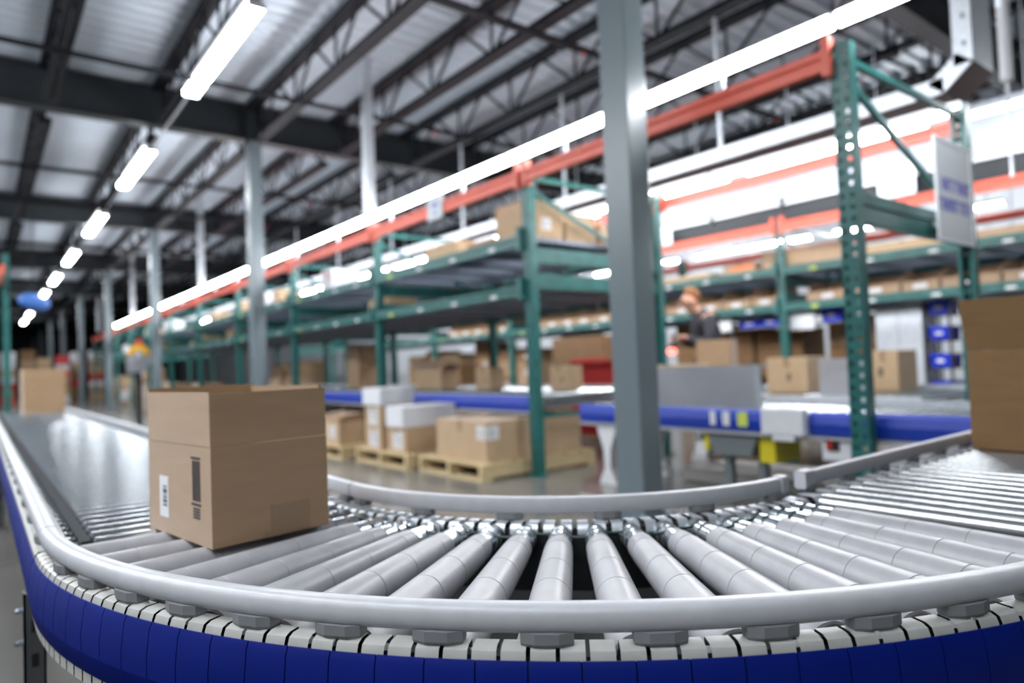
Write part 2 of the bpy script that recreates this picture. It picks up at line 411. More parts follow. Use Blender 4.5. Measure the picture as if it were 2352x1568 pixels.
def curved_conveyor():
    P = make_path('curve'); A0, A1 = PI, 1.5*PI
    c = thing('curved_roller_conveyor', 'curved roller conveyor with tapered grey rollers, grey guard rails and blue outer guard', 'conveyor', (0,0,0))
    ss = lin(A0, A1, 48)
    rail(P, ss, 0, OUT_PROF, c); MB().sweep([[P(s, W_+dt, z) for dt, z in IN_PROF] for s in lin(A0, R(267.6), 44)]).build('guard_rail', 'rail', c, smooth=True)
    m = MB().sweep([[P(s, W_+dt, z) for dt, z in rrect(.015, .609, .653, .006)] for s in lin(R(266.4), R(268.3), 2)]); m.build('rail_end_cap', 'rail', c)
    for k in range(-7, 8): bracket(P, R(225.9+5.4*k), -.003, c, 1/1.47, .601, .618)
    for a in (183.5, 200.4, 217.0, 232.9, 249.1, 265.0): bracket(P, R(a), W_, c, 1/.79, .598, .616, .058, .016)
    frame_side(P, ss, c, 64, 36); inner_side(P, ss, c, 36)
    MB().sweep([[P(s, t, z) for t, z in [(.0, .458), (W_, .458), (W_, .454), (.0, .454)]] for s in ss]).build('bottom_pan', 'pan', c)
    # tapered rollers, axis radial; all tops level
    ro, ri = .0385, .0285; r0, r1 = 1.452, .945    # outer / inner radius from the curve centre
    ang = [180.7 + 4.975*k for k in range(18)]
    first = None
    for a in ang:
        if first is None:
            # built along local +x, from inner to outer
            prof = []; ln = r0-r1
            def rad(t): return ri + (ro-ri)*t/ln
            seams = [.045, .165, .277, .391]; cuts = [0]
            for s_ in seams: cuts += [s_-.0016, s_-.0008, s_+.0008, s_+.0016]
            cuts.append(ln)
            for i, t in enumerate(cuts):
                rr = rad(t)
                if i == 0: prof += [(0, rr-.006), (.002, rr-.001)]
                elif i == len(cuts)-1: prof += [(t-.003, rr), (t, rr-.003)]
                else: prof.append((t, rr - (.0011 if (i-1) % 4 in (1, 2) else 0)))
            rl = MB().lathe((r1, 0, 0), (r0, 0, 0), prof, 36).build('roller', 'sleeve', c, smooth=True)
            tilt = math.atan((ro-ri)/ln)
            e = MB().lathe((.850, 0, 0), (r1, 0, 0), [(0, .014), (.001, .024), (.020, .0245), (.023, .019), (.029, .019), (.032, .0245), (.050, .0245), (.053, .019), (.059, .019), (.062, .0245), (.093, .0255), (.095, .012)], 28).build('grooved_end', 'zinc', rl, smooth=True)
            x = MB().lathe((.815, 0, 0), (.86, 0, 0), [(0, .006), (.045, .006)], 6).cyl((r0-.004, 0, 0), (r0+.02, 0, 0), .006, n=6).build('axle', 'galv', rl)
            h = MB().lathe((r0-.012, 0, 0), (r0+.002, 0, 0), [(0, ro-.006), (.0125, ro-.006), (.014, ro-.009), (.0141, .008)], 28, caps=False).build('hub', 'black', rl, smooth=True)
            rl.rotation_euler = (0, tilt, 0); first = rl; o = rl
        else: o = copy_tree(first, parent=c)
        # keep the top line level at ZT
        zc = ZT - ri - (0 - r1)*0
        o.rotation_euler = (0, tilt, R(a)); o.location = (CX, CY, ZT - ri + r1*math.sin(tilt) - .0005)
    # round drive bands between neighbouring grooved ends
    for i, (a, b) in enumerate(zip(ang[:-1], ang[1:])):
        t = .905 if i % 2 else .875; pts = []
        for q in range(7):
            u = q/6; an = R(a + (b-a)*u); sag = -.002 - .006*math.sin(PI*u)
            pts.append((CX + t*math.cos(an), CY + t*math.sin(an), ZT - .0095 + sag))
        MB().tube(pts, .0028, 6).build('drive_band', 'band', c, smooth=True)
    for a in (214, 240, 262): leg(P, R(a), .03, c, top=.45)
    for a in (200, 225, 252): leg(P, R(a), W_-.03, c, top=.45)
curved_conveyor()

def straight_conveyor(kind, s0, s1, n, label, inner0=None, rollmat='steel_roller', legs=(), group=None):
    P = make_path(kind); ax = 'y' if kind == 'along_y' else 'x'
    c = thing('roller_conveyor', label, 'conveyor', (0,0,0), 0, group)
    ss = lin(s0, s1, 8)
    rail(P, ss, 0, OUT_PROF, c)
    i0 = s0 if inner0 is None else inner0
    rail(P, lin(i0, s1, 6), W_, IN_PROF, c)
    if inner0: MB().sweep([[P(s, W_+dt, z) for dt, z in rrect(.0155, .608, .653, .006)] for s in (i0-.002, i0+.045)]).build('rail_end_cap', 'rail', c)
    st = (s1-s0)/n
    nb = int((s1-s0)/.28)
    for k in range(nb): bracket(P, s0 + .1 + .28*k, -.003, c, 1, .601, .618)
    for k in range(int((s1-i0)/.21)): bracket(P, i0 + .035 + .21*k, W_, c, 1, .598, .616, .05, .016)
    frame_side(P, ss, c, 0)
    inner_side(P, ss, c, n)
    MB().sweep([[P(s0+st*(q/2+.25), t, z) for t, z in ((.058, .575), (.058, .604 if q % 2 == 0 else .594), (.080, .604 if q % 2 == 0 else .594), (.080, .575))] for q in range(2*n-1)]).build('drive_chain', 'black', c)
    MB().sweep([[P(s, t, z) for t, z in [(.0, .458), (W_, .458), (W_, .454), (.0, .454)]] for s in ss]).build('bottom_pan', 'dark', c)
    f0 = None
    for k in range(n):
        s = s0 + st*(k+.5)
        if f0 is None:
            a, b = P(0, .085, 0), P(0, W_-.062, 0)
            f0 = MB().lathe(a, b, [(0, .018), (.002, .0235), (W_-.149, .0235), (W_-.147, .018)], 20).cyl(P(0, .04, 0), a, .006, n=6).cyl(b, P(0, W_-.03, 0), .006, n=6).build('roller', rollmat, c, smooth=True)
            o = f0
        else: o = link_copy(f0, c)
        o.location = (0, s, ZT-.0235) if ax == 'y' else (s, 0, ZT-.0235)
    for s in legs: leg(P, s, -.012, c, s == legs[0], top=.452); leg(P, s, W_-.03, c, top=.45)
straight_conveyor('along_y', 1.722, 5.94, 60, 'straight roller conveyor of shiny steel rollers running away beside the open carton', legs=(2.0, 5.6))
straight_conveyor('along_y', 5.945, 10.16, 60, 'far length of straight roller conveyor carrying a brown carton at its end', legs=(7.2, 9.8))
straight_conveyor('along_x', 1.585, 4.05, 35, 'straight roller conveyor of bright steel rollers under the tall brown carton', inner0=1.632, rollmat='dull_roller', legs=(2.4, 3.8))

# ------------------------------------------------------------------ cartons
def label_sheet(parent, face, u0, u1, z0, z1, off, lines=True, name='shipping_label', m='paper'):
    """face: ('x', X) on the -x side or ('y', Y) on the -y side"""
    ax, c = face; e = .0009
    def bx(a, b, p, q, d): return MB().box(c-d, c, a, b, p, q) if ax == 'x' else MB().box(a, b, c-d, c, p, q)
    o = bx(u0, u1, z0, z1, e).build(name, m, parent)
    if lines:
        k = MB(); n = 5; h = (z1-z0); w = u1-u0
        for i in range(n):
            zz = z0 + h*(.15 + .15*i); l = .75 if i % 2 else .5
            if ax == 'x': k.box(c-e*1.6, c-e*.9, u0+w*.12, u0+w*(.12+l), zz, zz+h*.05)
            else: k.box(u0+w*.12, u0+w*(.12+l), c-e*1.6, c-e*.9, zz, zz+h*.05)
        k.build('print', 'ink', o)
    return o
def carton(label, loc, size, rz=0, m='card', opened=0.0, lab=None, mark=None, tape=True, name='cardboard_carton', group=None, flaps_out=0.0, cat='carton', lean=None, flen=None):
    w, d, h = size
    t = thing(name, label, cat, loc, rz, group)
    if opened:
        th = .004; b = MB()
        b.box(-w/2, w/2, -d/2, d/2, 0, th); b.box(-w/2, -w/2+th, -d/2, d/2, th, h); b.box(w/2-th, w/2, -d/2, d/2, th, h)
        b.box(-w/2+th, w/2-th, -d/2, -d/2+th, th, h); b.box(-w/2+th, w/2-th, d/2-th, d/2, th, h)
        b.build('body', m, t)
        f = opened; le = lean or {}
        for key, (ax, sgn) in {'-x': ('x', -1), '+x': ('x', 1), '-y': ('y', -1), '+y': ('y', 1)}.items():
            ln = le.get(key, flaps_out); f = (flen or {}).get(key, opened); g = MB(); dz = math.sqrt(max(f*f-ln*ln, 1e-4))
            e = .0015
            if ax == 'x':
                x0 = sgn*(w/2); x1 = x0 + sgn*ln; i = -sgn*th
                g.sweep([[(x0, y, h+e), (x0+i, y, h+e), (x1+i, y, h+dz), (x1, y, h+dz)] for y in (-d/2+.001, d/2-.001)])
            else:
                y0 = sgn*(d/2); y1 = y0 + sgn*ln; i = -sgn*th
                g.sweep([[(x, y0, h+e), (x, y0+i, h+e), (x, y1+i, h+dz), (x, y1, h+dz)] for x in (-w/2+.001, w/2-.001)])
            g.build('flap', m, t)
    else:
        MB().box(-w/2, w/2, -d/2, d/2, 0, h).build('body', m, t, bevel=min(.006, h*.08))
        if tape:
            tw = min(.05, d*.15); e = .0012
            MB().box(-w/2-e, w/2+e, -tw/2, tw/2, h-.0005, h+e).box(-w/2-e, -w/2+.001, -tw/2, tw/2, h*.72, h).box(w/2-.001, w/2+e, -tw/2, tw/2, h*.72, h).build('packing_tape', 'tape', t)
    if lab:
        for (ax, u0, u1, z0, z1) in lab:
            label_sheet(t, (ax, (-w/2 if ax == 'x' else -d/2)), u0, u1, z0, z1, 0)
    if mark:
        for (ax, u, z, s) in mark:
            k = MB(); e = .001
            for dz in (-.5, 0, .5):
                for du in (-.22, .22):
                    a, b_ = u+du*s-.14*s, u+du*s+.14*s; p, q = z+dz*s*.8-.3*s, z+dz*s*.8+.3*s
                    if ax == 'x': k.box(-w/2-e, -w/2+.0002, a, b_, p, q)
                    else: k.box(a, b_, -d/2-e, -d/2+.0002, p, q)
            k.build('printed_mark', 'ink', t)
    return t

def near_cartons():
    # open carton entering the curve
    rz = R(8.9); u = Vector((math.cos(rz), math.sin(rz))); v = Vector((-math.sin(rz), math.cos(rz)))
    w, d, h = .262, .336, .2; cor = Vector((.362, 1.449)); c = cor + u*w/2 + v*d/2
    t = carton('open brown carton with raised flaps riding onto the conveyor curve', (c.x, c.y, ZT), (w, d, h), rz, 'card', opened=.108, lean={'-x': .0005, '+x': -.012, '-y': .0005, '+y': .0}, flen={'+y': .119, '+x': .115, '-x': .111})
    # printed block and barcode on the narrow lit side
    X = -w/2; e = .0009
    k = MB()
    k.box(X-e, X+.0002, -.118, -.072, .1735, .178); k.box(X-e, X+.0002, -.118, -.072, .0785, .083)
    for i in range(6): k.box(X-e, X+.0002, -.116+i*.0068, -.1125+i*.0068, .088, .170)
    for i in range(4):
        k.box(X-e, X+.0002, -.112, -.080, .052+i*.006, .0555+i*.006)
    k.build('printed_mark', 'ink', t)
    o = MB().box(X-e, X+.0002, .052, .102, .035, .125).build('barcode_label', 'paper', t)
    k = MB()
    for i, wd in enumerate((2, 1, 3, 1, 2, 1, 1, 3, 2, 1, 2)): k.box(X-e*1.7, X-e*.9, .060, .082, .060+i*.0042, .060+i*.0042+wd*.0011)
    k.build('barcode', 'ink', o)
    Y = -d/2
    MB().box(-.005, .085, Y-.0008, Y+.0002, .004, .066).build('packing_tape', 'tape', t)
    MB().box(-.022, .022, Y-.0012, Y+.0002, .0, .012).build('packing_tape', 'tape', t)
    # tall carton on the right-hand straight
    t = carton('tall brown open-topped carton standing on the bright straight rollers', (2.652+.21, .69, ZT), (.42, .376, .333), R(0), 'card2', opened=.175, lean={'-x': .045, '+x': .03, '-y': .02, '+y': .02})
    MB().box(-.2108, -.2098, -.176, -.135, .03, .13).build('packing_tape', 'tape', t)
    # carton at the far end of the left conveyor
    t = carton('brown open-topped carton at the far end of the straight conveyor', (.587, 9.63, ZT), (.40, .34, .33), R(3), 'card', opened=.16)
near_cartons()

# ------------------------------------------------------------------ racks
def post_mesh():
    """perforated face on -x, open channel behind"""
    m = MB(); P_ = .064; n = 40; H = P_*n + .05
    ys = [-.05, -.034, -.016, .016, .034, .05]
    def q(y0, y1, z0, z1): m.add([(0, y0, z0), (0, y1, z0), (0, y1, z1), (0, y0, z1)], [(0, 1, 2, 3)])
    for i in range(n):
        z = i*P_
        q(-.05, .05, z, z+.040)
        for a in (0, 2, 4): q(ys[a], ys[a+1], z+.040, z+P_)
    q(-.05, .05, n*P_, H)
    m.box(0, .075, -.05, -.047, 0, H); m.box(0, .075, .047, .05, 0, H)
    m.box(.072, .075, -.05, -.028, 0, H); m.box(.072, .075, .028, .05, 0, H)
    return m
POST = None
def rack_post(parent, loc, flip=False):
    global POST
    if POST is None:
        POST = post_mesh().build('upright', 'green', parent); b = MB().box(-.03, .10, -.075, .075, 0, .008).build('base_plate', 'green', POST); o = POST
    else: o = copy_tree(POST, parent=parent)
    o.location = loc; o.rotation_euler = (0, 0, PI if flip else 0)
    return o
def beam(parent, x, y0, y1, zt, h, m, face=-1, labels=0, conn=.2):
    """step beam along y; face -1 looks to -x"""
    f = face; g = MB()
    g.box(min(x, x+f*.03), max(x, x+f*.03), y0, y1, zt-h, zt-h*.42) if False else None
    a, b = sorted((x, x+f*.045)); a2, b2 = sorted((x, x+f*.03))
    g.box(a, b, y0, y1, zt-h, zt-h*.5); g.box(a2, b2, y0, y1, zt-h*.5+.0, zt-h*.36); g.box(a, b, y0, y1, zt-h*.36, zt)
    o = g.build('beam', m, parent, bevel=.004)
    a3, b3 = sorted((x-f*.01, x+f*.05))
    for yy in (y0, y1):
        s = 1 if yy == y0 else -1; p, q = sorted((yy-s*.012, yy+s*.03))
        MB().box(a3, b3, p, q, zt-h-.03, zt+conn-.13).build('connector', m, o)
    for i in range(labels):
        yy = y0 + (y1-y0)*(i+.6)/(labels+.2); xx = x+f*.0455; p, q = sorted((xx, xx+f*.0015))
        MB().box(p, q, yy-.045, yy+.045, zt-h*.86, zt-h*.56) .build('location_label', 'limelab' if i == labels-1 else 'paper', o)
    return o
def rack(label, X, depth, ups, skip, levels, group=None, decks=True, toplab=0):
    r = thing('pallet_rack', label, 'rack', (X, 0, 0))
    XR = depth
    for i, y in enumerate(ups):
        rack_post(r, (0, y, 0)); rack_post(r, (XR, y, 0), True)
        for z in ((2.53,) if i == 0 else (.50, 2.53)): MB().bar((.07, y, z), (XR-.07, y, z), .035, .035).build('brace', 'green', r)
        MB().bar((.07, y, 2.42), (XR-.07, y, 1.80), .03, .035).build('brace', 'green', r)
        if i == 0: MB().box(.075, XR-.075, y-.03, y+.03, 1.74, 1.81).box(.075, XR-.075, y-.022, y+.022, 1.705, 1.74).box(.075, XR-.075, y-.03, y+.03, 1.64, 1.705).build('cross_beam', 'green', r, bevel=.003)
        elif i >= skip:
            for z in (1.80, 1.58): MB().box(.075, XR-.075, y-.03, y+.03, z, z+.13).build('cross_beam', 'green', r, bevel=.003)
    for i in range(len(ups)-1):
        y0, y1 = ups[i]+.05, ups[i+1]-.05
        beam(r, 0, y0, y1, 2.585, .115, 'red', -1); beam(r, XR, y0, y1, 2.535, .10, 'red', 1)
        if i >= skip:
            for lv, (z, h) in enumerate(levels):
                beam(r, 0, y0, y1, z, h, 'green', -1, 4 if i < 6 else 0); beam(r, XR, y0, y1, z, h, 'green', 1)
                if decks and i < 7:
                    m = MB(); x = .06
                    while x < XR-.1:
                        m.box(x, x+.055, y0, y1, z-.035, z-.004); x += .085
                    for yy in lin(y0+.2, y1-.2, 4): m.box(.03, XR-.03, yy-.02, yy+.02, z-.07, z-.036)
                    m.build('shelf_deck', 'deckwire', r)
    return r
UPA = [1.725 + 2.74*k for k in range(12)]; UPA[1] = 4.425; UPA[2] = 7.21
LV = [(2.04, .10), (1.61, .09)]
rack('front green pallet rack with orange top beams and empty tunnel bay beside the steel column', 3.66, 1.71, UPA, 1, LV)
UPB = [-.95, 1.75, 4.60, 7.4, 10.15, 12.9, 15.65, 18.4, 21.2]
rack('second green pallet rack with brown bins on its shelves, behind the person', 7.9, 1.72, UPB, 0, [(2.03, .10), (1.57, .09)])
# single rack post beyond the end of the left conveyor
t = thing('rack_upright', 'dark green rack upright standing beyond the end of the straight conveyor', 'rack upright', (.25, 10.9, 0))
rack_post(t, (0, 0, 0)); MB().box(-.04, .0, -1.2, -.05, 2.2, 2.31).build('beam', 'red', t)

# galvanised support posts between rack and roof
pp = thing('support_post', 'x', 'post', (0,0,0), 0, 'galvanised roof posts', 'thing')
MB().box(-.055, .055, -.055, -.05, 0, 1.95).box(-.055, .055, .05, .055, 0, 1.95).box(-.055, -.05, -.05, .05, 0, 1.95).box(.05, .055, -.05, .05, 0, 1.95).build('post_tube', 'galv', pp)
MB().box(-.075, .075, -.075, .075, 1.94, 1.955).build('top_plate', 'galv', pp); MB().box(-.075, .075, -.075, .075, 0, .012).build('foot_plate', 'galv', pp)
for k, y in enumerate((7.58, 15.6, 23.9, 31.6)):
    lab = 'galvanised post between the front rack and the roof deck, %s from the curve' % ordn(k)
    if k == 0: pp.location = (3.80, y, 2.862); pp['label'] = lab
    else: copy_tree(pp, (3.80, y, 2.862), label=lab)

t = thing('hanger_pipe', 'pale vertical pipe hanging from the roof beside the cable tray riser', 'pipe', (6.55, 1.77, 0))
MB().cyl((0, 0, 3.08), (0, 0, 4.83), .045, n=14).build('pipe_run', 'whitebox', t, smooth=True); MB().cyl((0, 0, 2.3), (0, 0, 3.08), .015, n=10).build('rod', 'galv', t, smooth=True)

# slotted cable tray over the back of the front rack, rising at its near end
def tray(label, x, ya, yb, z, riser):
    t = thing('cable_tray', label, 'cable tray', (x, 0, 0))
    d = .40; h = .12
    def ch(p0, p1, up):
        m = MB(); p0, p1, up = Vector(p0), Vector(p1), Vector(up)
        for (xa, xb, ua, ub) in ((0, .004, 0, 1), (d-.004, d, 0, 1), (0, d, 0, .04)):
            vs = [q + up*u + Vector((xx, 0, 0)) for q in (p0, p1) for xx in (xa, xb) for u in (ua, ub)]
            m.add(vs, [(0, 1, 3, 2), (4, 6, 7, 5), (0, 4, 5, 1), (2, 3, 7, 6), (0, 2, 6, 4), (1, 5, 7, 3)])
        return m
    ch((0, yb, z), (0, ya+.2, z), (0, 0, h)).build('tray_run', 'galv', t)
    MB().box(.004, d-.004, ya+.2, yb, z-.004, z-.001).build('tray_underside_shade', 'black', t)  # black sheet paints the shade below the galvanised tray
    sl = MB(); y = ya+.35
    while y < min(yb, ya+12): sl.box(-.002, .001, y, y+.035, z+.045, z+.062); y += .26
    if riser:
        ch((0, ya+.2, z), (0, ya, z+.17), (0, .11, .09)).build('tray_elbow', 'galv', t)
        MB().add([(.0, ya+.2, z-.003), (d, ya+.2, z-.003), (d, ya-.003, z+.17), (0, ya-.003, z+.17), (0, ya+.2, z), (d, ya+.2, z), (d, ya, z+.172), (0, ya, z+.172)], [(0,1,2,3),(7,6,5,4),(0,4,5,1),(2,6,7,3),(0,3,7,4),(1,5,6,2)]).build('elbow_underside_shade', 'black', t)  # same painted shade carried under the elbow
        ch((0, ya, z+.17), (0, ya, 4.8), (0, .13, 0)).build('tray_riser', 'galv', t)
        zz = z+.3
        while zz < 4.7: sl.box(-.002, .001, ya+.045, ya+.065, zz, zz+.035); zz += .2
    sl.build('slots', 'dark', t)
    # threaded hangers up to the joists
    y = ya+2.1; n = 0
    while y < yb and n < 6:
        MB().box(.0, .03, y, y+.03, z+h, 4.8).build('hanger_rod', 'galv', t); y += 2.2; n += 1
tray('galvanised slotted cable tray over the front rack, turning up to the roof', 5.6, 1.70, 30, 2.815, True)
t = thing('conveyor_girder', 'long dark steel girder above the orange top beam of the second rack', 'girder', (8.0, 0, 2.63))
MB().box(0, .25, -1, 24, 0, .19).build('web_plate', 'girder', t); MB().box(-.02, .27, -1, 24, .19, .215).build('top_flange', 'whitebox', t); MB().box(.08, .10, -1, 24, .215, .80).build('side_panel', 'panelgrey', t)
for y in (1.9, 3.6, 4.55, 5.6, 7.4): MB().box(-.03, -.0, y, y+.06, .14, .27).build('bracket', 'black', t)

# ------------------------------------------------------------------ signs
def sign(name, label, face, c, u0, u1, z0, z1, rows, m='signw', frame=True):
    t = thing(name, label, 'sign', (c, (u0+u1)/2, z0) if face == 'x' else ((u0+u1)/2, c, z0))
    w, h = (u1-u0)/2, z1-z0
    def bx(k, a, b, p, q, d0, d1): return k.box(d0, d1, a, b, p, q) if face == 'x' else k.box(a, b, d0, d1, p, q)
    bx(MB(), -w, w, 0, h, 0, .008).build('board', m, t)
    if frame:
        k = MB(); f = .018
        for a, b, p, q in ((-w, w, 0, f), (-w, w, h-f, h), (-w, -w+f, f, h-f), (w-f, w, f, h-f)): bx(k, a, b, p, q, -.004, 0)
        k.build('frame', 'paper', t)
    rnd = random.Random(len(label))
    for (zc, hh, a, b) in rows:
        k = MB(); u = -w + 2*w*a; e = -w + 2*w*b; cw = hh*h*.62
        while u + cw*.8 < e:
            p, q = h*(zc-hh/2), h*(zc+hh/2); s = cw*.22
            kind = rnd.randrange(4)
            bx(k, u, u+s, p, q, -.0015, .0)
            if kind != 1: bx(k, u+cw*.58, u+cw*.58+s, p, q, -.0015, .0)
            if kind in (0, 1, 3): bx(k, u+s, u+cw*.7, q-(q-p)*.2, q, -.0015, .0)
            if kind in (0, 2): bx(k, u+s, u+cw*.58, p+(q-p)*.42, p+(q-p)*.6, -.0015, .0)
            u += cw
        k.build('lettering', 'blueink', t)
    if face == 'y': MB().box(-.2, .2, .008, .06, .10, .13).box(-.03, .03, .008, .06, .13, .2).build('mounting_bracket', 'galv', t)
    return t
sign('aisle_sign', 'large pale sign with two rows of blue lettering on the nearest rack end frame', 'y', 1.62, 4.56, 5.14, 1.60, 2.24, [(.56, .13, .16, .95), (.36, .13, .06, .99)])
sign('beam_sign', 'small pale blue-lettered sign clipped to the orange beam of the front rack', 'x', 3.602, 5.63, 5.91, 2.42, 2.65, [(.62, .2, .3, .75), (.25, .1, .3, .6)], frame=False)
sign('beam_sign', 'white sign with blue lettering on the second rack beside the large pale sign', 'x', 7.84, 2.98, 3.36, 2.60, 2.95, [(.62, .22, .12, .9), (.25, .12, .25, .8)], 'paper', False)
sign('beam_sign', 'white sign with blue lettering on the second rack, beside the nearest steel column', 'x', 7.84, 6.22, 6.52, 2.58, 2.84, [(.62, .2, .12, .85), (.25, .12, .3, .7)], 'paper', False)

# ------------------------------------------------------------------ background conveyors
def bg_conveyor(label, x0, x1, y0, y1, ztop, guard, pitch=.1, legs=(), blue_gaps=(), white=False):
    c = thing('belt_conveyor' if False else 'roller_conveyor', label, 'conveyor', (0,0,0))
    MB().box(x0, x0+.035, y0, y1, ztop-.16, ztop-.005).build('side_channel', 'galv', c); MB().box(x1-.035, x1, y0, y1, ztop-.16, ztop+.03).build('side_channel', 'galv', c)
    MB().box(x0+.035, x1-.035, y0, y1, ztop-.13, ztop-.12).build('bottom_pan', 'pan', c)
    a = y0
    if guard:
        for (g0, g1) in list(blue_gaps) + [(y1, y1)]:
            b = g0
            if b > a: MB().prism([(x0-.002, guard-.14), (x0-.02, guard-.13), (x0-.03, guard-.07), (x0-.02, guard-.02), (x0-.002, guard)], 'y', a, b).build('blue_guard', 'blue2', c)
            a = g1
        MB().box(x0-.03, x0+.01, y0, y1, guard-.155, guard-.142).build('bottom_lip', 'rail', c)
    f0 = None; n = min(int((y1-y0)/pitch), 90)
    for k in range(n):
        y = y0 + (y1-y0)*(k+.5)/n
        if f0 is None: f0 = MB().cyl((x0+.04, 0, 0), (x1-.04, 0, 0), .024, n=10).build('roller', 'steel_roller', c, smooth=True); o = f0
        else: o = link_copy(f0, c)
        o.location = (0, y, ztop-.024)
    for (x, y) in legs:
        l = MB().prism([(-.10, ztop-.15), (-.09, ztop-.2), (-.035, ztop-.34), (-.028, .12), (-.08, .03), (-.09, 0), (.09, 0), (.08, .03), (.028, .12), (.035, ztop-.34), (.09, ztop-.2), (.10, ztop-.15)], 'x', -.03, .03).build('leg', 'whitebox', c)
        l.location = (x, y, 0)
    return c
bg_conveyor('wide roller conveyor with a blue side guard passing under the front rack beyond the pallets', 3.8, 4.92, 4.52, 14.2, .68, .665, .11, [(4.0, 7.9), (4.0, 11), (4.7, 8.2)])
bg_conveyor('unseen roller conveyor added to shade the floor beside the blue guard', -1.3, -.22, .2, 9.5, .62, None, .11, [(-1.1, 1.0), (-.4, 1.0), (-1.1, 5), (-.4, 5), (-.4, 9), (-1.1, 9)])  # out of view, added to keep lamp light off the floor here
cb = bg_conveyor('roller conveyor with bright blue guard inside the tunnel bay of the front rack', 3.8, 4.5, 1.15, 3.98, .605, .61, .08, [(3.83, 3.72), (4.4, 3.72), (4.4, 1.4)], [(2.07, 2.34)])
bg_conveyor('white-railed roller conveyor in the tunnel bay, behind the blue-guarded one', 5.0, 6.15, 1.95, 4.05, .625, None, .08, [(5.2, 2.1), (5.2, 3.9), (5.95, 3.0)])
t = thing('drive_cover', 'white T-shaped drive cover between two blue conveyor guards', 'cover', (3.74, 2.205, .44))
MB().box(-.03, .03, -.135, .135, .03, .19).build('cover_plate', 'whitebox', t, bevel=.01); MB().box(-.03, .03, -.075, .06, -.0, .03).build('cover_foot', 'whitebox', t)
for (y, w, m) in ((2.62, .05, 'paper'), (2.72, .04, 'paper'), (2.50, .07, 'limelab')):
    MB().box(3.765, 3.769, y-w/2, y+w/2, .505, .595).build('guard_sticker', m, cb)
# guard panels
t = thing('side_guard_panel', 'plain brushed steel guard panel standing above the blue conveyor guard', 'guard panel', (3.9, 2.87, .6))
MB().box(-.004, .004, -.41, .52, 0, .285).build('panel', 'stainless', t); MB().box(-.03, .004, -.43, -.41, 0, .285).build('end_flange', 'galv', t)
t = thing('side_guard_panel', 'small steel guard panel behind the perforated green rack upright', 'guard panel', (5.06, 2.50, .60))
MB().box(-.004, .004, -.17, .17, 0, .30).build('panel', 'stainless', t)
# under-conveyor machinery
t = thing('motor_housing', 'grey tapered motor housing with yellow cheeks under the blue conveyor', 'motor', (3.87, 2.60, 0))
MB().prism([(-.11, .31), (.16, .31), (.20, .43), (.20, .44), (-.16, .44), (-.16, .43)], 'x', -.05, .25).build('housing', 'dgrey', t)
MB().box(-.04, .26, .205, .24, .33, .44).build('yellow_guard', 'yellow', t); MB().box(-.03, .26, -.27, -.165, .28, .44).build('yellow_guard', 'yellow', t)
MB().cyl((-.01, .29, .33), (.2, .29, .33), .05, n=16).build('motor_body', 'paper', t)
MB().box(.05, .1, -.15, -.1, 0, .31).build('stand', 'dgrey', t); MB().box(.05, .1, .1, .15, 0, .31).build('stand', 'dgrey', t)
t = thing('switch_box', 'white electrical box with a red and black switch under the blue conveyor', 'electrical box', (3.86, 1.93, 0))
MB().box(-.06, .08, -.085, .085, .33, .49).build('enclosure', 'whitebox', t, bevel=.012); MB().box(-.075, -.06, -.02, .05, .395, .455).build('switch_plate', 'black', t)
MB().box(-.09, -.075, .012, .034, .402, .448).build('switch_lever', 'redp', t); MB().box(-.064, -.06, -.04, .05, .472, .484).build('warning_sticker', 'limelab', t)
MB().box(.0, .06, -.03, .03, 0, .33).build('stand', 'dgrey', t)
# low platform edges on the floor
for (x0, x1, y0, y1, z, lab) in ((4.3, 4.9, 1.4, 3.4, .10, 'low grey plinth on the floor under the blue conveyor'),):
    t = thing('floor_plinth', lab, 'plinth', (0, 0, 0)); MB().box(x0, x1, y0, y1, 0, z).build('slab', 'mark', t, bevel=.01)
for i, (x, lab) in enumerate(((3.36, 'pale painted line on the floor in front of the rack tunnel'), (3.02, 'pale painted floor line nearest to the curved conveyor'))):
    tag(MB().box(x, x+.05, 1.0, 2.6 if i else 3.6, 0.0005, .003).build('floor_line', 'mark'), lab, 'floor marking')

# ------------------------------------------------------------------ cartons on those conveyors
carton('brown carton on the blue-edged conveyor beside the red bin', (4.55, 4.97, .681), (.2, .26, .235), 0, 'tan', mark=[('x', -.05, .1, .035)])
carton('brown carton on the blue-edged conveyor midway between two green uprights', (4.55, 6.24, .681), (.2, .28, .235), 0, 'tan', mark=[('x', -.06, .1, .03)])
carton('tan carton with its lid flap folded out, on the blue-edged conveyor', (4.57, 7.42, .681), (.24, .62, .24), 0, 'tan', opened=.13, lean={'-x': .1, '+x': .02, '-y': .12, '+y': .08})
carton('tall narrow brown carton on the far part of the blue-edged conveyor', (4.62, 9.6, .681), (.35, .42, .64), 0, 'card')
carton('brown carton with a small black mark, just behind the long steel guard panel', (5.42, 3.06, .626), (.3, .36, .29), 0, 'tan', mark=[('x', -.02, .13, .045)])
carton('brown carton with a small black mark, standing next to the perforated green upright', (5.78, 2.44, .626), (.28, .24, .32), R(-6), 'tan', mark=[('x', .02, .15, .05)])
carton('open brown carton below the hands of the person', (5.26, 3.72, .626), (.24, .3, .34), R(20), 'card', opened=.13)
carton('flat brown carton behind the steel guard panel beside the nearest column', (4.2, 3.3, .606), (.3, .3, .29), 0, 'tan')

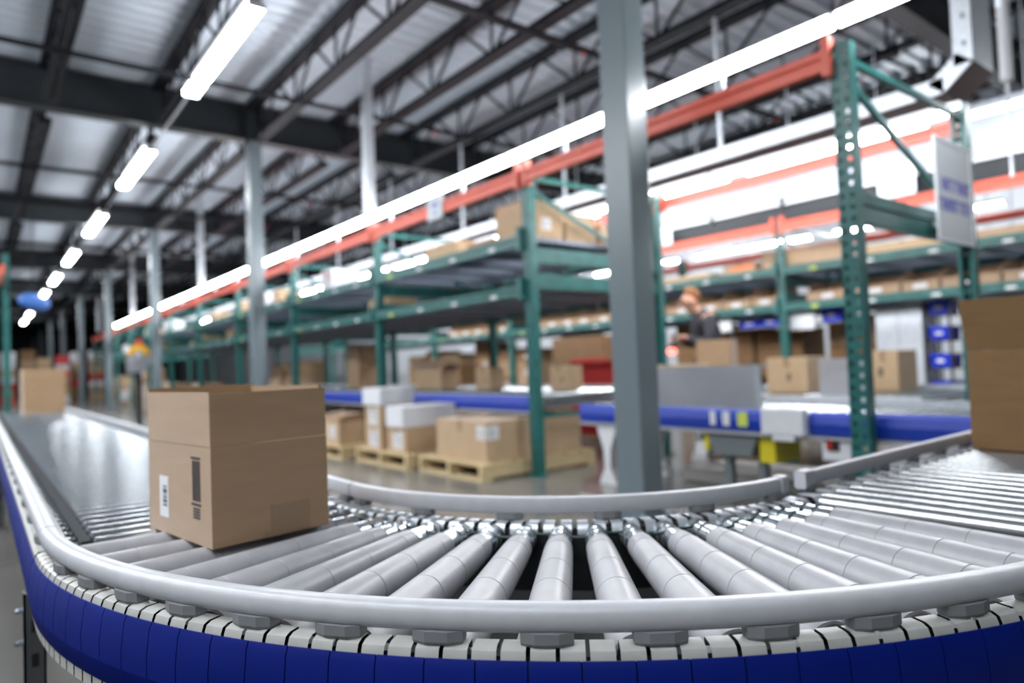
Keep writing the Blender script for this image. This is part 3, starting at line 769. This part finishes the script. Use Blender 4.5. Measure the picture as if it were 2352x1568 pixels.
# ------------------------------------------------------------------ pallets
PAL = None
def pallet(label, x0, x1, y0, y1):
    t = thing('wooden_pallet', label, 'pallet', ((x0+x1)/2, (y0+y1)/2, 0), 0, 'wooden pallets on the floor')
    w, d = (x1-x0)/2, (y1-y0)/2
    m = MB(); n = 7
    for i in range(n):
        a = -w + 2*w*(i+.08)/n; m.box(a, a+2*w/n*.82, -d, d, .118, .138)
    m.build('deck_boards', 'wood', t)
    for y in (-d+.025, 0, d-.025): MB().box(-w, w, y-.02, y+.02, .02, .118).build('stringer', 'wood', t)
    for x in (-w+.05, 0, w-.05): MB().box(x-.05, x+.05, -d, d, 0, .02).build('bottom_board', 'wood', t)
    return t
pallet('wooden pallet carrying big tan cartons beside the perforated upright, nearest the curve', 3.20, 4.5, 4.55, 5.55)
pallet('wooden pallet carrying white-labelled and white cartons', 3.12, 4.05, 5.64, 6.72)
pallet('wooden pallet carrying one squat carton, next to the open carton', 3.02, 3.60, 6.86, 7.9)
pallet('wooden pallet of brown goods under the blue-edged conveyor', 4.3, 5.2, 7.6, 8.8)
carton('large tan carton with a white label on the nearest pallet', (3.56, 5.0, .139), (.52, .78, .34), 0, 'tan', lab=[('x', -.38, -.26, .19, .30), ('y', -.25, -.13, .19, .30)])
carton('large tan carton behind the green upright on the nearest pallet', (4.10, 4.98, .139), (.52, .78, .34), 0, 'tan')
for (y, z, lab) in ((6.38, .139, 'brown carton with white label at the base of the taller pallet stack'), (6.38, .362, 'brown carton with white label in the middle of the taller pallet stack')):
    carton(lab, (3.34, y, z), (.36, .34, .222), 0, 'tan', lab=[('x', -.10, .08, .03, .2)])
carton('white carton topping the taller stack on the middle pallet', (3.34, 6.38, .586), (.40, .36, .17), R(3), 'whitebox', tape=False)
carton('brown carton with white label under the long white carton', (3.46, 5.93, .139), (.56, .36, .24), 0, 'tan', lab=[('x', -.12, .06, .04, .2)])
carton('long white carton lying on a brown one on the middle pallet', (3.46, 5.93, .382), (.6, .34, .2), 0, 'whitebox', tape=False)
t = carton('squat tan carton with bulging dark top and white label on the small pallet', (3.31, 7.3, .139), (.5, .6, .25), 0, 'tan', lab=[('x', -.2, -.06, .08, .2)], tape=False)
MB().sweep([[(.25*math.cos(a), y, .25 + .08*math.sin(a)) for a in [PI*k/8 for k in range(9)]] for y in (-.29, .28)]).build('bulging_top', 'kraft', t, smooth=True)
for i, (x, y, w, d, h) in enumerate(((4.55, 8.0, .4, .5, .3), (4.95, 8.35, .38, .5, .26))):
    carton(['brown carton on the pallet under the blue-edged conveyor, nearer one', 'brown carton on the pallet under the blue-edged conveyor, farther one'][i], (x, y, .139), (w, d, h), 0, 'kraft')
t = thing('large_carton', 'huge dark brown bulk carton behind the red bin', 'bulk carton', (6.85, 6.7, 0)); MB().box(-.5, .5, -.5, .5, 0, 1.28).build('body', 'kraft', t, bevel=.01); MB().box(-.501, -.498, -.12, .12, .7, .95).build('worn_patch', 'card', t)
t = thing('bulk_bin', 'red bulk bin beside the blue-edged conveyor', 'bin', (5.95, 5.72, 0))
MB().box(-.32, .32, -.36, .36, .08, .10).box(-.32, -.30, -.36, .36, .1, .95).box(.30, .32, -.36, .36, .1, .95).box(-.3, .3, -.36, -.34, .1, .98).box(-.3, .3, .34, .36, .1, .98).build('shell', 'redp', t, bevel=.006)
MB().box(-.34, .34, -.38, .38, .94, .97).build('rim', 'redp', t) if False else None
for x in (-.28, .28):
    for y in (-.32, .32): MB().box(x-.04, x+.04, y-.04, y+.04, 0, .08).build('foot', 'black', t)

# ------------------------------------------------------------------ shelf contents
def shelf_goods():
    z = 2.042; X = 3.66
    for lab, x, y, w, d, h, m in (
        ('tan carton on the upper shelf right against the perforated upright', 3.94, 4.72, .40, .46, .33, 'tan'),
        ('pale tan carton deeper on the upper shelf above the green cross beams', 4.38, 4.72, .36, .44, .26, 'tan'),
        ('small brown carton at the back of the upper shelf beside the steel column', 4.80, 4.70, .34, .40, .2, 'card'),
        ('low brown carton on the upper shelf next to the big tan one', 4.0, 5.3, .4, .42, .1, 'kraft'),
        ('tan carton on the upper shelf below the small pale sign', 3.95, 5.95, .38, .6, .17, 'tan')):
        carton(lab, (x, y, z), (w, d, h), 0, m, lab=[('y', -.04, .06, .08, .18)] if 'right against' in lab else None)
    rnd = random.Random(3); n = 0
    for b in range(2, 9):
        y0, y1 = UPA[b]+.1, UPA[b+1]-.1; y = y0 + rnd.uniform(.1, .6)
        while y < y1-.35:
            d = rnd.uniform(.3, .55); h = rnd.uniform(.12, .34)
            if rnd.random() < .55:
                carton('carton on the upper shelf of the front rack, %s beyond the second upright' % ordn(n), (3.95 + rnd.uniform(-.05, .2), y+d/2, z), (.4, d, h), 0, rnd.choice(['tan', 'card', 'tan', 'whitebox']), tape=b < 5, group='cartons on the upper shelf of the front rack'); n += 1
            y += d + rnd.uniform(.1, .7)
    n = 0
    for b in range(2, 8):
        y0, y1 = UPA[b]+.1, UPA[b+1]-.1; y = y0 + rnd.uniform(.1, .4)
        while y < y1-.35:
            d = rnd.uniform(.3, .5); h = rnd.uniform(.12, .26)
            if rnd.random() < .45:
                carton('carton on the lower shelf of the front rack, %s beyond the second upright' % ordn(n), (3.95 + rnd.uniform(-.05, .3), y+d/2, 1.612), (.4, d, h), 0, rnd.choice(['card', 'kraft', 'tan']), tape=False, group='cartons on the lower shelf of the front rack'); n += 1
            y += d + rnd.uniform(.2, .8)
    # floor stacks inside the far bays of the front rack
    n = 0
    for b in range(3, 10):
        y0, y1 = UPA[b]+.15, UPA[b+1]-.15; y = y0
        while y < y1-.5:
            d = rnd.uniform(.5, .8); zz = 0; k = rnd.randrange(2, 5) if b > 3 else 2
            for q in range(k):
                h = rnd.uniform(.2, .32)
                if zz+h > 1.25: break
                x = (5.1 if y < 14.3 else 3.98) + rnd.uniform(-.03, .06)
                carton('carton in floor stacks under the far front rack bays, %s of them' % ordn(n), (x, y+d/2, zz), (.5, d, h), 0, rnd.choice(['card', 'tan', 'kraft', 'whitebox', 'card']), tape=False, lab=[('x', -.08, .08, h*.3, h*.75)] if rnd.random() < .4 else None, group='floor stacks under the front rack'); n += 1
                zz += h + .001
            y += d + rnd.uniform(.05, .5)
    # second rack, upper shelf
    z = 2.032
    carton('long brown carton on the upper shelf of the second rack, above the person', (8.2, 4.22, z), (.45, .74, .22), R(2), 'card')
    carton('tall thin brown carton end-on beside the long one on the second rack', (8.15, 4.82, z), (.3, .18, .24), 0, 'card')
    t = carton('brown carton with an orange printed patch on the upper shelf of the second rack', (8.2, 5.25, z), (.4, .5, .14), 0, 'card'); MB().box(-.2012, -.2, -.2, .1, .05, .13).build('printed_patch', 'orange', t)
    carton('flat tan carton on the second rack upper shelf nearest the steel column', (8.2, 6.2, z), (.45, 1.0, .08), 0, 'tan')
    carton('flat brown carton on the second rack upper shelf behind the perforated upright', (8.2, 3.2, z), (.45, .9, .11), 0, 'tan')
    carton('brown carton on the second rack upper shelf beside the large pale sign', (8.2, 1.35, z), (.45, .6, .17), 0, 'tan')
    carton('flat brown carton on the second rack upper shelf behind the large pale sign', (8.2, 2.2, z), (.45, .7, .09), 0, 'card')
    n = 0
    for b in range(3, 8):
        y = UPB[b]+.15
        while y < UPB[b+1]-.5:
            d = rnd.uniform(.4, .8); carton('carton on the upper shelf of the second rack, far bays, %s along' % ordn(n), (8.2, y+d/2, z), (.45, d, rnd.uniform(.1, .3)), 0, rnd.choice(['card', 'tan']), tape=False, group='cartons on the upper shelf of the second rack'); n += 1; y += d+rnd.uniform(.1, .5)
    # second rack, lower shelf: open-fronted bins
    n = 0
    for b in range(0, 5):
        y = UPB[b]+.12
        while y < UPB[b+1]-.3:
            d = rnd.choice([.36, .42, .52]); w = .5
            if y + d > UPB[b+1]-.08: break
            t = thing('shelf_bin', 'brown open-fronted cardboard bin on the lower shelf of the second rack, %s along' % ordn(n), 'bin', (8.0, y+d/2, 1.572), 0, 'cardboard bins on the second rack')
            g = MB(); g.box(0, w, -d/2, d/2, 0, .004).box(0, .004, -d/2, d/2, .004, .11).box(w-.004, w, -d/2, d/2, .004, .24)
            for s in (-1, 1):
                yy = s*(d/2-.002); g.prism([(0.004, .004), (w-.004, .004), (w-.004, .24), (.16, .24), (.004, .11)], 'y', yy-.002, yy+.002)
            g.build('tray', 'card', t)
            MB().box(-.0012, 0, -.07, .07, .03, .08).build('bin_label', 'paper', t)
            if n % 3 == 0: MB().box(.1, w-.1, -d*.35, d*.35, .005, .14).build('contents', 'kraft', t)
            elif n % 3 == 1: MB().box(.05, w-.1, -d*.3, d*.35, .005, .09).build('contents', 'amber' if n == 10 else 'paper', t)
            n += 1; y += d + .03
shelf_goods()

# goods at floor level of the second rack
def second_rack_floor():
    rnd = random.Random(11); n = 0
    for b in range(1, 6):
        y = UPB[b]+.2
        while y < UPB[b+1]-.5:
            d = rnd.uniform(.55, .85); zz = 0
            if b == 1 and 2.6 < y+d/2 < 3.9: y += .3; continue
            for q in range(5):
                h = rnd.uniform(.26, .38)
                if zz + h > 1.46: break
                carton('dark brown carton stacked on the floor under the second rack, %s of the stacks' % ordn(n), (9.0, y+d/2, zz), (.6, d, h), 0, rnd.choice(['kraft', 'kraft', 'card']), tape=False, lab=[('x', -.06, .06, h*.3, h*.6)] if rnd.random() < .4 else None, group='floor stacks under the second rack'); n += 1
                zz += h + .001
            y += d + .06
    t = thing('steel_locker', 'grey double-door steel locker with a white notice, behind the perforated upright', 'locker', (8.42, 3.38, 0))
    MB().box(-.2, .2, -.25, .25, 0, 1.44).build('body', 'galv', t, bevel=.004)
    for s in (-1, 1):
        dr = MB().box(-.214, -.2, min(s*.005, s*.245), max(s*.005, s*.245), .05, 1.42).build('door', 'galv', t); MB().box(-.228, -.214, s*.03-.008, s*.03+.008, .62, .74).build('handle', 'black', dr)
    MB().box(-.216, -.2142, -.11, .1, .86, .95).build('notice', 'paper', t)
    t = thing('bin_shelving', 'narrow dark shelving unit holding blue totes beside the grey locker', 'shelving', (8.4, 2.98, 0))
    for x in (-.2, .18):
        for y in (-.13, .11): MB().box(x, x+.02, y, y+.02, 0, 1.5).build('post', 'black', t)
    for z in (.42, .72, 1.02, 1.30): MB().box(-.2, .2, -.13, .13, z, z+.015).build('shelf', 'black', t)
    for i, (z, lab) in enumerate(((.436, 'blue tote on the lowest shelf beside the grey locker'), (.736, 'blue tote on the second shelf up beside the grey locker'), (1.036, 'blue tote on the third shelf up beside the grey locker'), (1.316, 'blue tote on the top shelf beside the grey locker'))):
        tote(lab, (8.4, 2.98, z), .34, .2, .15)
def tote(label, loc, w, d, h):
    t = thing('plastic_tote', label, 'tote', loc, 0, 'blue totes')
    b = MB(); th = .006; k = .9
    out0 = [(-w/2*k, -d/2*k, 0), (w/2*k, -d/2*k, 0), (w/2*k, d/2*k, 0), (-w/2*k, d/2*k, 0)]; out1 = [(x/k, y/k, h) for x, y, _ in out0]
    in1 = [(x*.95, y*.95, h) for x, y, _ in out1]; in0 = [(x*.92, y*.92, th) for x, y, _ in out0]
    b.sweep([out0, out1, in1, in0]); b.build('shell', 'tote', t)
    MB().box(-w/2-.006, -w/2, -d/2, d/2, h-.025, h).box(w/2, w/2+.006, -d/2, d/2, h-.025, h).box(-w/2, w/2, -d/2-.006, -d/2, h-.025, h).box(-w/2, w/2, d/2, d/2+.006, h-.025, h).build('rim', 'tote', t)
    MB().box(-w/2*.97-.004, -w/2*.95, -d*.2, d*.2, h*.35, h*.6).build('tote_label', 'paper', t)
    return t
second_rack_floor()
def packing_bench():
    t = thing('packing_bench', 'dark packing bench with an overhead shelf of blue totes under the second rack', 'bench', (8.3, 4.75, 0))
    MB().box(-.25, .1, -.8, .9, .78, .82).build('worktop', 'dgrey', t)
    for y in (-.78, .86):
        MB().box(.04, .08, y, y+.04, 0, 1.34).build('leg', 'dgrey', t); MB().box(-.24, -.2, y, y+.04, 0, .78).build('leg', 'dgrey', t)
    MB().box(-.2, .1, -.8, .9, 1.30, 1.315).build('overhead_shelf', 'dgrey', t)
    tote('blue tote on the overhead bench shelf, beside the pale board', (8.25, 5.24, 1.316), .2, .3, .10)
    tote('blue tote on the overhead bench shelf, nearer the green upright', (8.25, 4.93, 1.316), .2, .28, .11)
    tote('blue tote at the near end of the overhead bench shelf', (8.25, 4.12, 1.316), .2, .24, .17)
    t = thing('display_board', 'pale board hanging at the bench beside the person', 'board', (8.03, 5.6, 1.28)); MB().box(-.01, .01, -.17, .17, 0, .17).build('board', 'paper', t)
    t = thing('display_board', 'pale slanted board hanging at the bench beside the green upright', 'board', (8.03, 4.42, 1.24)); MB().box(-.01, .01, -.16, .16, 0, .2).build('board', 'paper', t)
packing_bench()

# ------------------------------------------------------------------ person
def skin_obj(name, verts, edges, m, parent, sub=2):
    me = bpy.data.meshes.new(name); me.from_pydata([v[:3] for v in verts], edges, []); me.materials.append(M[m])
    o = bpy.data.objects.new(name, me); COL.objects.link(o); o.parent = parent
    md = o.modifiers.new('skin', 'SKIN'); md.use_smooth_shade = True
    if not me.skin_vertices: me.skin_vertices.new(name='skin')
    for i, v in enumerate(verts):
        r = v[3] if isinstance(v[3], tuple) else (v[3], v[3]); me.skin_vertices[0].data[i].radius = r
    me.skin_vertices[0].data[0].use_root = True
    s = o.modifiers.new('sub', 'SUBSURF'); s.levels = sub; s.render_levels = sub
    return o
def person():
    t = thing('person', 'person in dark grey sweatshirt bent over an open carton, holding a glowing red scanner', 'person', (6.076, 4.35, 0), R(142)); t.scale = (.975, .975, .975)
    V = [(0,0,.95,(.13,.15)), (.03,0,1.12,(.12,.14)), (.07,0,1.28,(.12,.16)), (.10,0,1.40,(.09,.11)), (.14,0,1.455,.055), (.18,0,1.49,.06), (.215,0,1.535,(.096,.09)), (.24,0,1.605,(.098,.092)), (.23,0,1.655,.06)]
    Eg = [(i, i+1) for i in range(8)]
    def limb(root, pts):
        p = root
        for q in pts: V.append(q); Eg.append((p, len(V)-1)); p = len(V)-1
        return p
    for s in (-1, 1):
        h = limb(3, [(.09, s*.17, 1.385, .062), (.09, s*.25, 1.24, .05), (.12, s*.28, 1.12, .043), (.24, s*.20, 1.14, .037), (.30, s*.10, 1.19, .028), (.34, s*.08, 1.195, (.034,.018)), (.38, s*.075, 1.19, (.034,.016))])
        for k, dy in enumerate((-.024, -.008, .008, .024)):
            L = (.055, .065, .06, .05)[k]; limb(h, [(.40, s*.075+dy, 1.185, .0085), (.40+L*.6, s*.07+dy, 1.17, .008), (.40+L*.75, s*.065+dy, 1.145, .0075)])
        limb(h-1, [(.35, s*.04, 1.205, .010), (.38, s*.02, 1.20, .009)])
        limb(0, [(-.0, s*.10, .88, .085), (.04, s*.11, .50, .062), (.0, s*.11, .09, .042), (.06, s*.115, .045, .042), (.15, s*.12, .03, .035)])
    body = skin_obj('body', V, Eg, 'skin', t)
    V2 = [(0,0,.90,(.155,.17)), (.03,0,1.1,(.145,.16)), (.07,0,1.28,(.145,.18)), (.10,0,1.40,(.115,.14)), (.145,0,1.462,.078)]; E2 = [(0,1),(1,2),(2,3),(3,4)]
    for s in (-1, 1):
        p = 3
        for q in ((.09, s*.18, 1.385, .080), (.09, s*.255, 1.24, .066), (.12, s*.285, 1.115, .058), (.24, s*.20, 1.14, .048), (.285, s*.115, 1.185, .040)): V2.append(q); E2.append((p, len(V2)-1)); p = len(V2)-1
    skin_obj('sweatshirt', V2, E2, 'hoodie', t)
    V3 = [(0,0,.93,(.15,.165))]; E3 = []
    for s in (-1, 1):
        p = 0
        for q in ((0, s*.10, .84, .10), (.04, s*.11, .50, .078), (0, s*.11, .12, .065)): V3.append(q); E3.append((p, len(V3)-1)); p = len(V3)-1
    skin_obj('trousers', V3, E3, 'jeans', t)
    skin_obj('hair', [(.135,0,1.555,.05), (.17,0,1.63,(.092,.092)), (.225,0,1.675,(.088,.088)), (.285,0,1.668,.052)], [(0,1),(1,2),(2,3)], 'hair', t)
    f = MB()
    for s in (-1, 1): f.lathe((.215, s*.095, 1.57), (.215, s*.108, 1.57), [(0, .022), (.008, .026), (.012, .012)], 10)
    f.build('ears', 'skin', t, smooth=True)
    f = MB()
    for s in (-1, 1): f.lathe((.322, s*.034, 1.592), (.334, s*.034, 1.589), [(0, .013), (.006, .011), (.01, .002)], 10)
    f.build('eyes', 'ink', t, smooth=True)
    MB().add([(.325, -.012, 1.585), (.325, .012, 1.585), (.362, 0, 1.55), (.325, -.018, 1.543), (.325, .018, 1.543)], [(0,1,2),(0,2,3),(1,4,2),(2,4,3),(0,3,4,1)]).build('nose', 'skin', t)
    MB().box(.300, .312, -.025, .025, 1.508, 1.515).build('mouth', 'redp', t)
    for s in (-1, 1): MB().lathe((-.04, s*.115, .035), (.2, s*.125, .03), [(0, .03), (.03, .045), (.16, .042), (.22, .03), (.235, .01)], 12).build('shoe', 'black', t, smooth=True)
    sc = thing('barcode_scanner', 'handheld scanner glowing red in the hands of the person', 'scanner', (6.076 + .40*math.cos(R(142)), 4.35 + .40*math.sin(R(142)), 1.12), R(142))
    MB().box(-.02, .02, -.02, .02, -.03, .08).build('handle', 'black', sc, bevel=.008); MB().box(-.03, .06, -.03, .03, -.07, -.03).build('head', 'black', sc, bevel=.008)
    MB().lathe((.03, 0, -.07), (.03, 0, -.13), [(0, .03), (.03, .05), (.06, .03)], 16).build('scan_window', 'scan', sc, smooth=True)
person()

# ------------------------------------------------------------------ labelling station down the aisle and far clutter
def station():
    t = thing('tape_station', 'grey dispenser with yellow reel and red cap on a dark aisle pole', 'dispenser', (2.46, 15.0, 0))
    MB().box(-.05, .05, -.05, .05, 0, 1.1).build('pole', 'black', t); MB().box(-.2, .2, -.2, .2, 0, .02).build('base_plate', 'black', t)
    MB().prism([(-.2, 1.06), (.08, 1.06), (.26, 1.34), (.2, 1.38), (-.2, 1.38)], 'y', -.1, .1).build('housing', 'stainless', t)
    MB().sweep([[(r*math.cos(a), y, 1.40 + r*math.sin(a)) for r, y in ((.20, -.07), (.20, .07), (.09, .07), (.09, -.07))] for a in [PI*k/14 for k in range(15)]]).build('reel', 'amber', t, smooth=True)
    MB().cyl((0, -.09, 1.42), (0, .09, 1.42), .06, n=16).build('hub', 'galv', t)
    MB().cyl((.02, 0, 1.60), (.02, 0, 1.71), .06, .045, 14).build('warning_cap', 'redp', t); MB().box(-.24, -.17, -.08, .08, 1.45, 1.6).build('side_cap', 'paper', t)
station()
def far_end():
    rnd = random.Random(5); n = 0
    for x in (1.0, 1.6, 2.25, 2.9, 3.5, 4.2):
        z = 0; yy = 36 + rnd.uniform(-1.5, 2)
        for q in range(9):
            h = rnd.uniform(.22, .4)
            if z+h > 2.3: break
            carton('box in the tall stacks at the far end of the aisle, %s of them' % ordn(n), (x, yy, z), (.5, .5, h), rnd.uniform(-.1, .1), rnd.choice(['tan', 'redp', 'whitebox', 'card', 'kraft', 'whitebox', 'whitebox', 'tan', 'red']), tape=False, group='stacks at the far end of the aisle'); n += 1
            z += h + .001
    t = thing('film_roll', 'blue wrapped bundle hanging beyond the dark green upright', 'bundle', (1.05, 20.0, 2.86)); MB().lathe((-.3, 0, .1), (.35, 0, -.05), [(0, .03), (.1, .16), (.4, .2), (.6, .12), (.665, .02)], 12).build('film', 'cloud', t, smooth=True)
    MB().box(-.01, .01, -.01, .01, .1, 1.97).build('strap', 'black', t)
far_end()
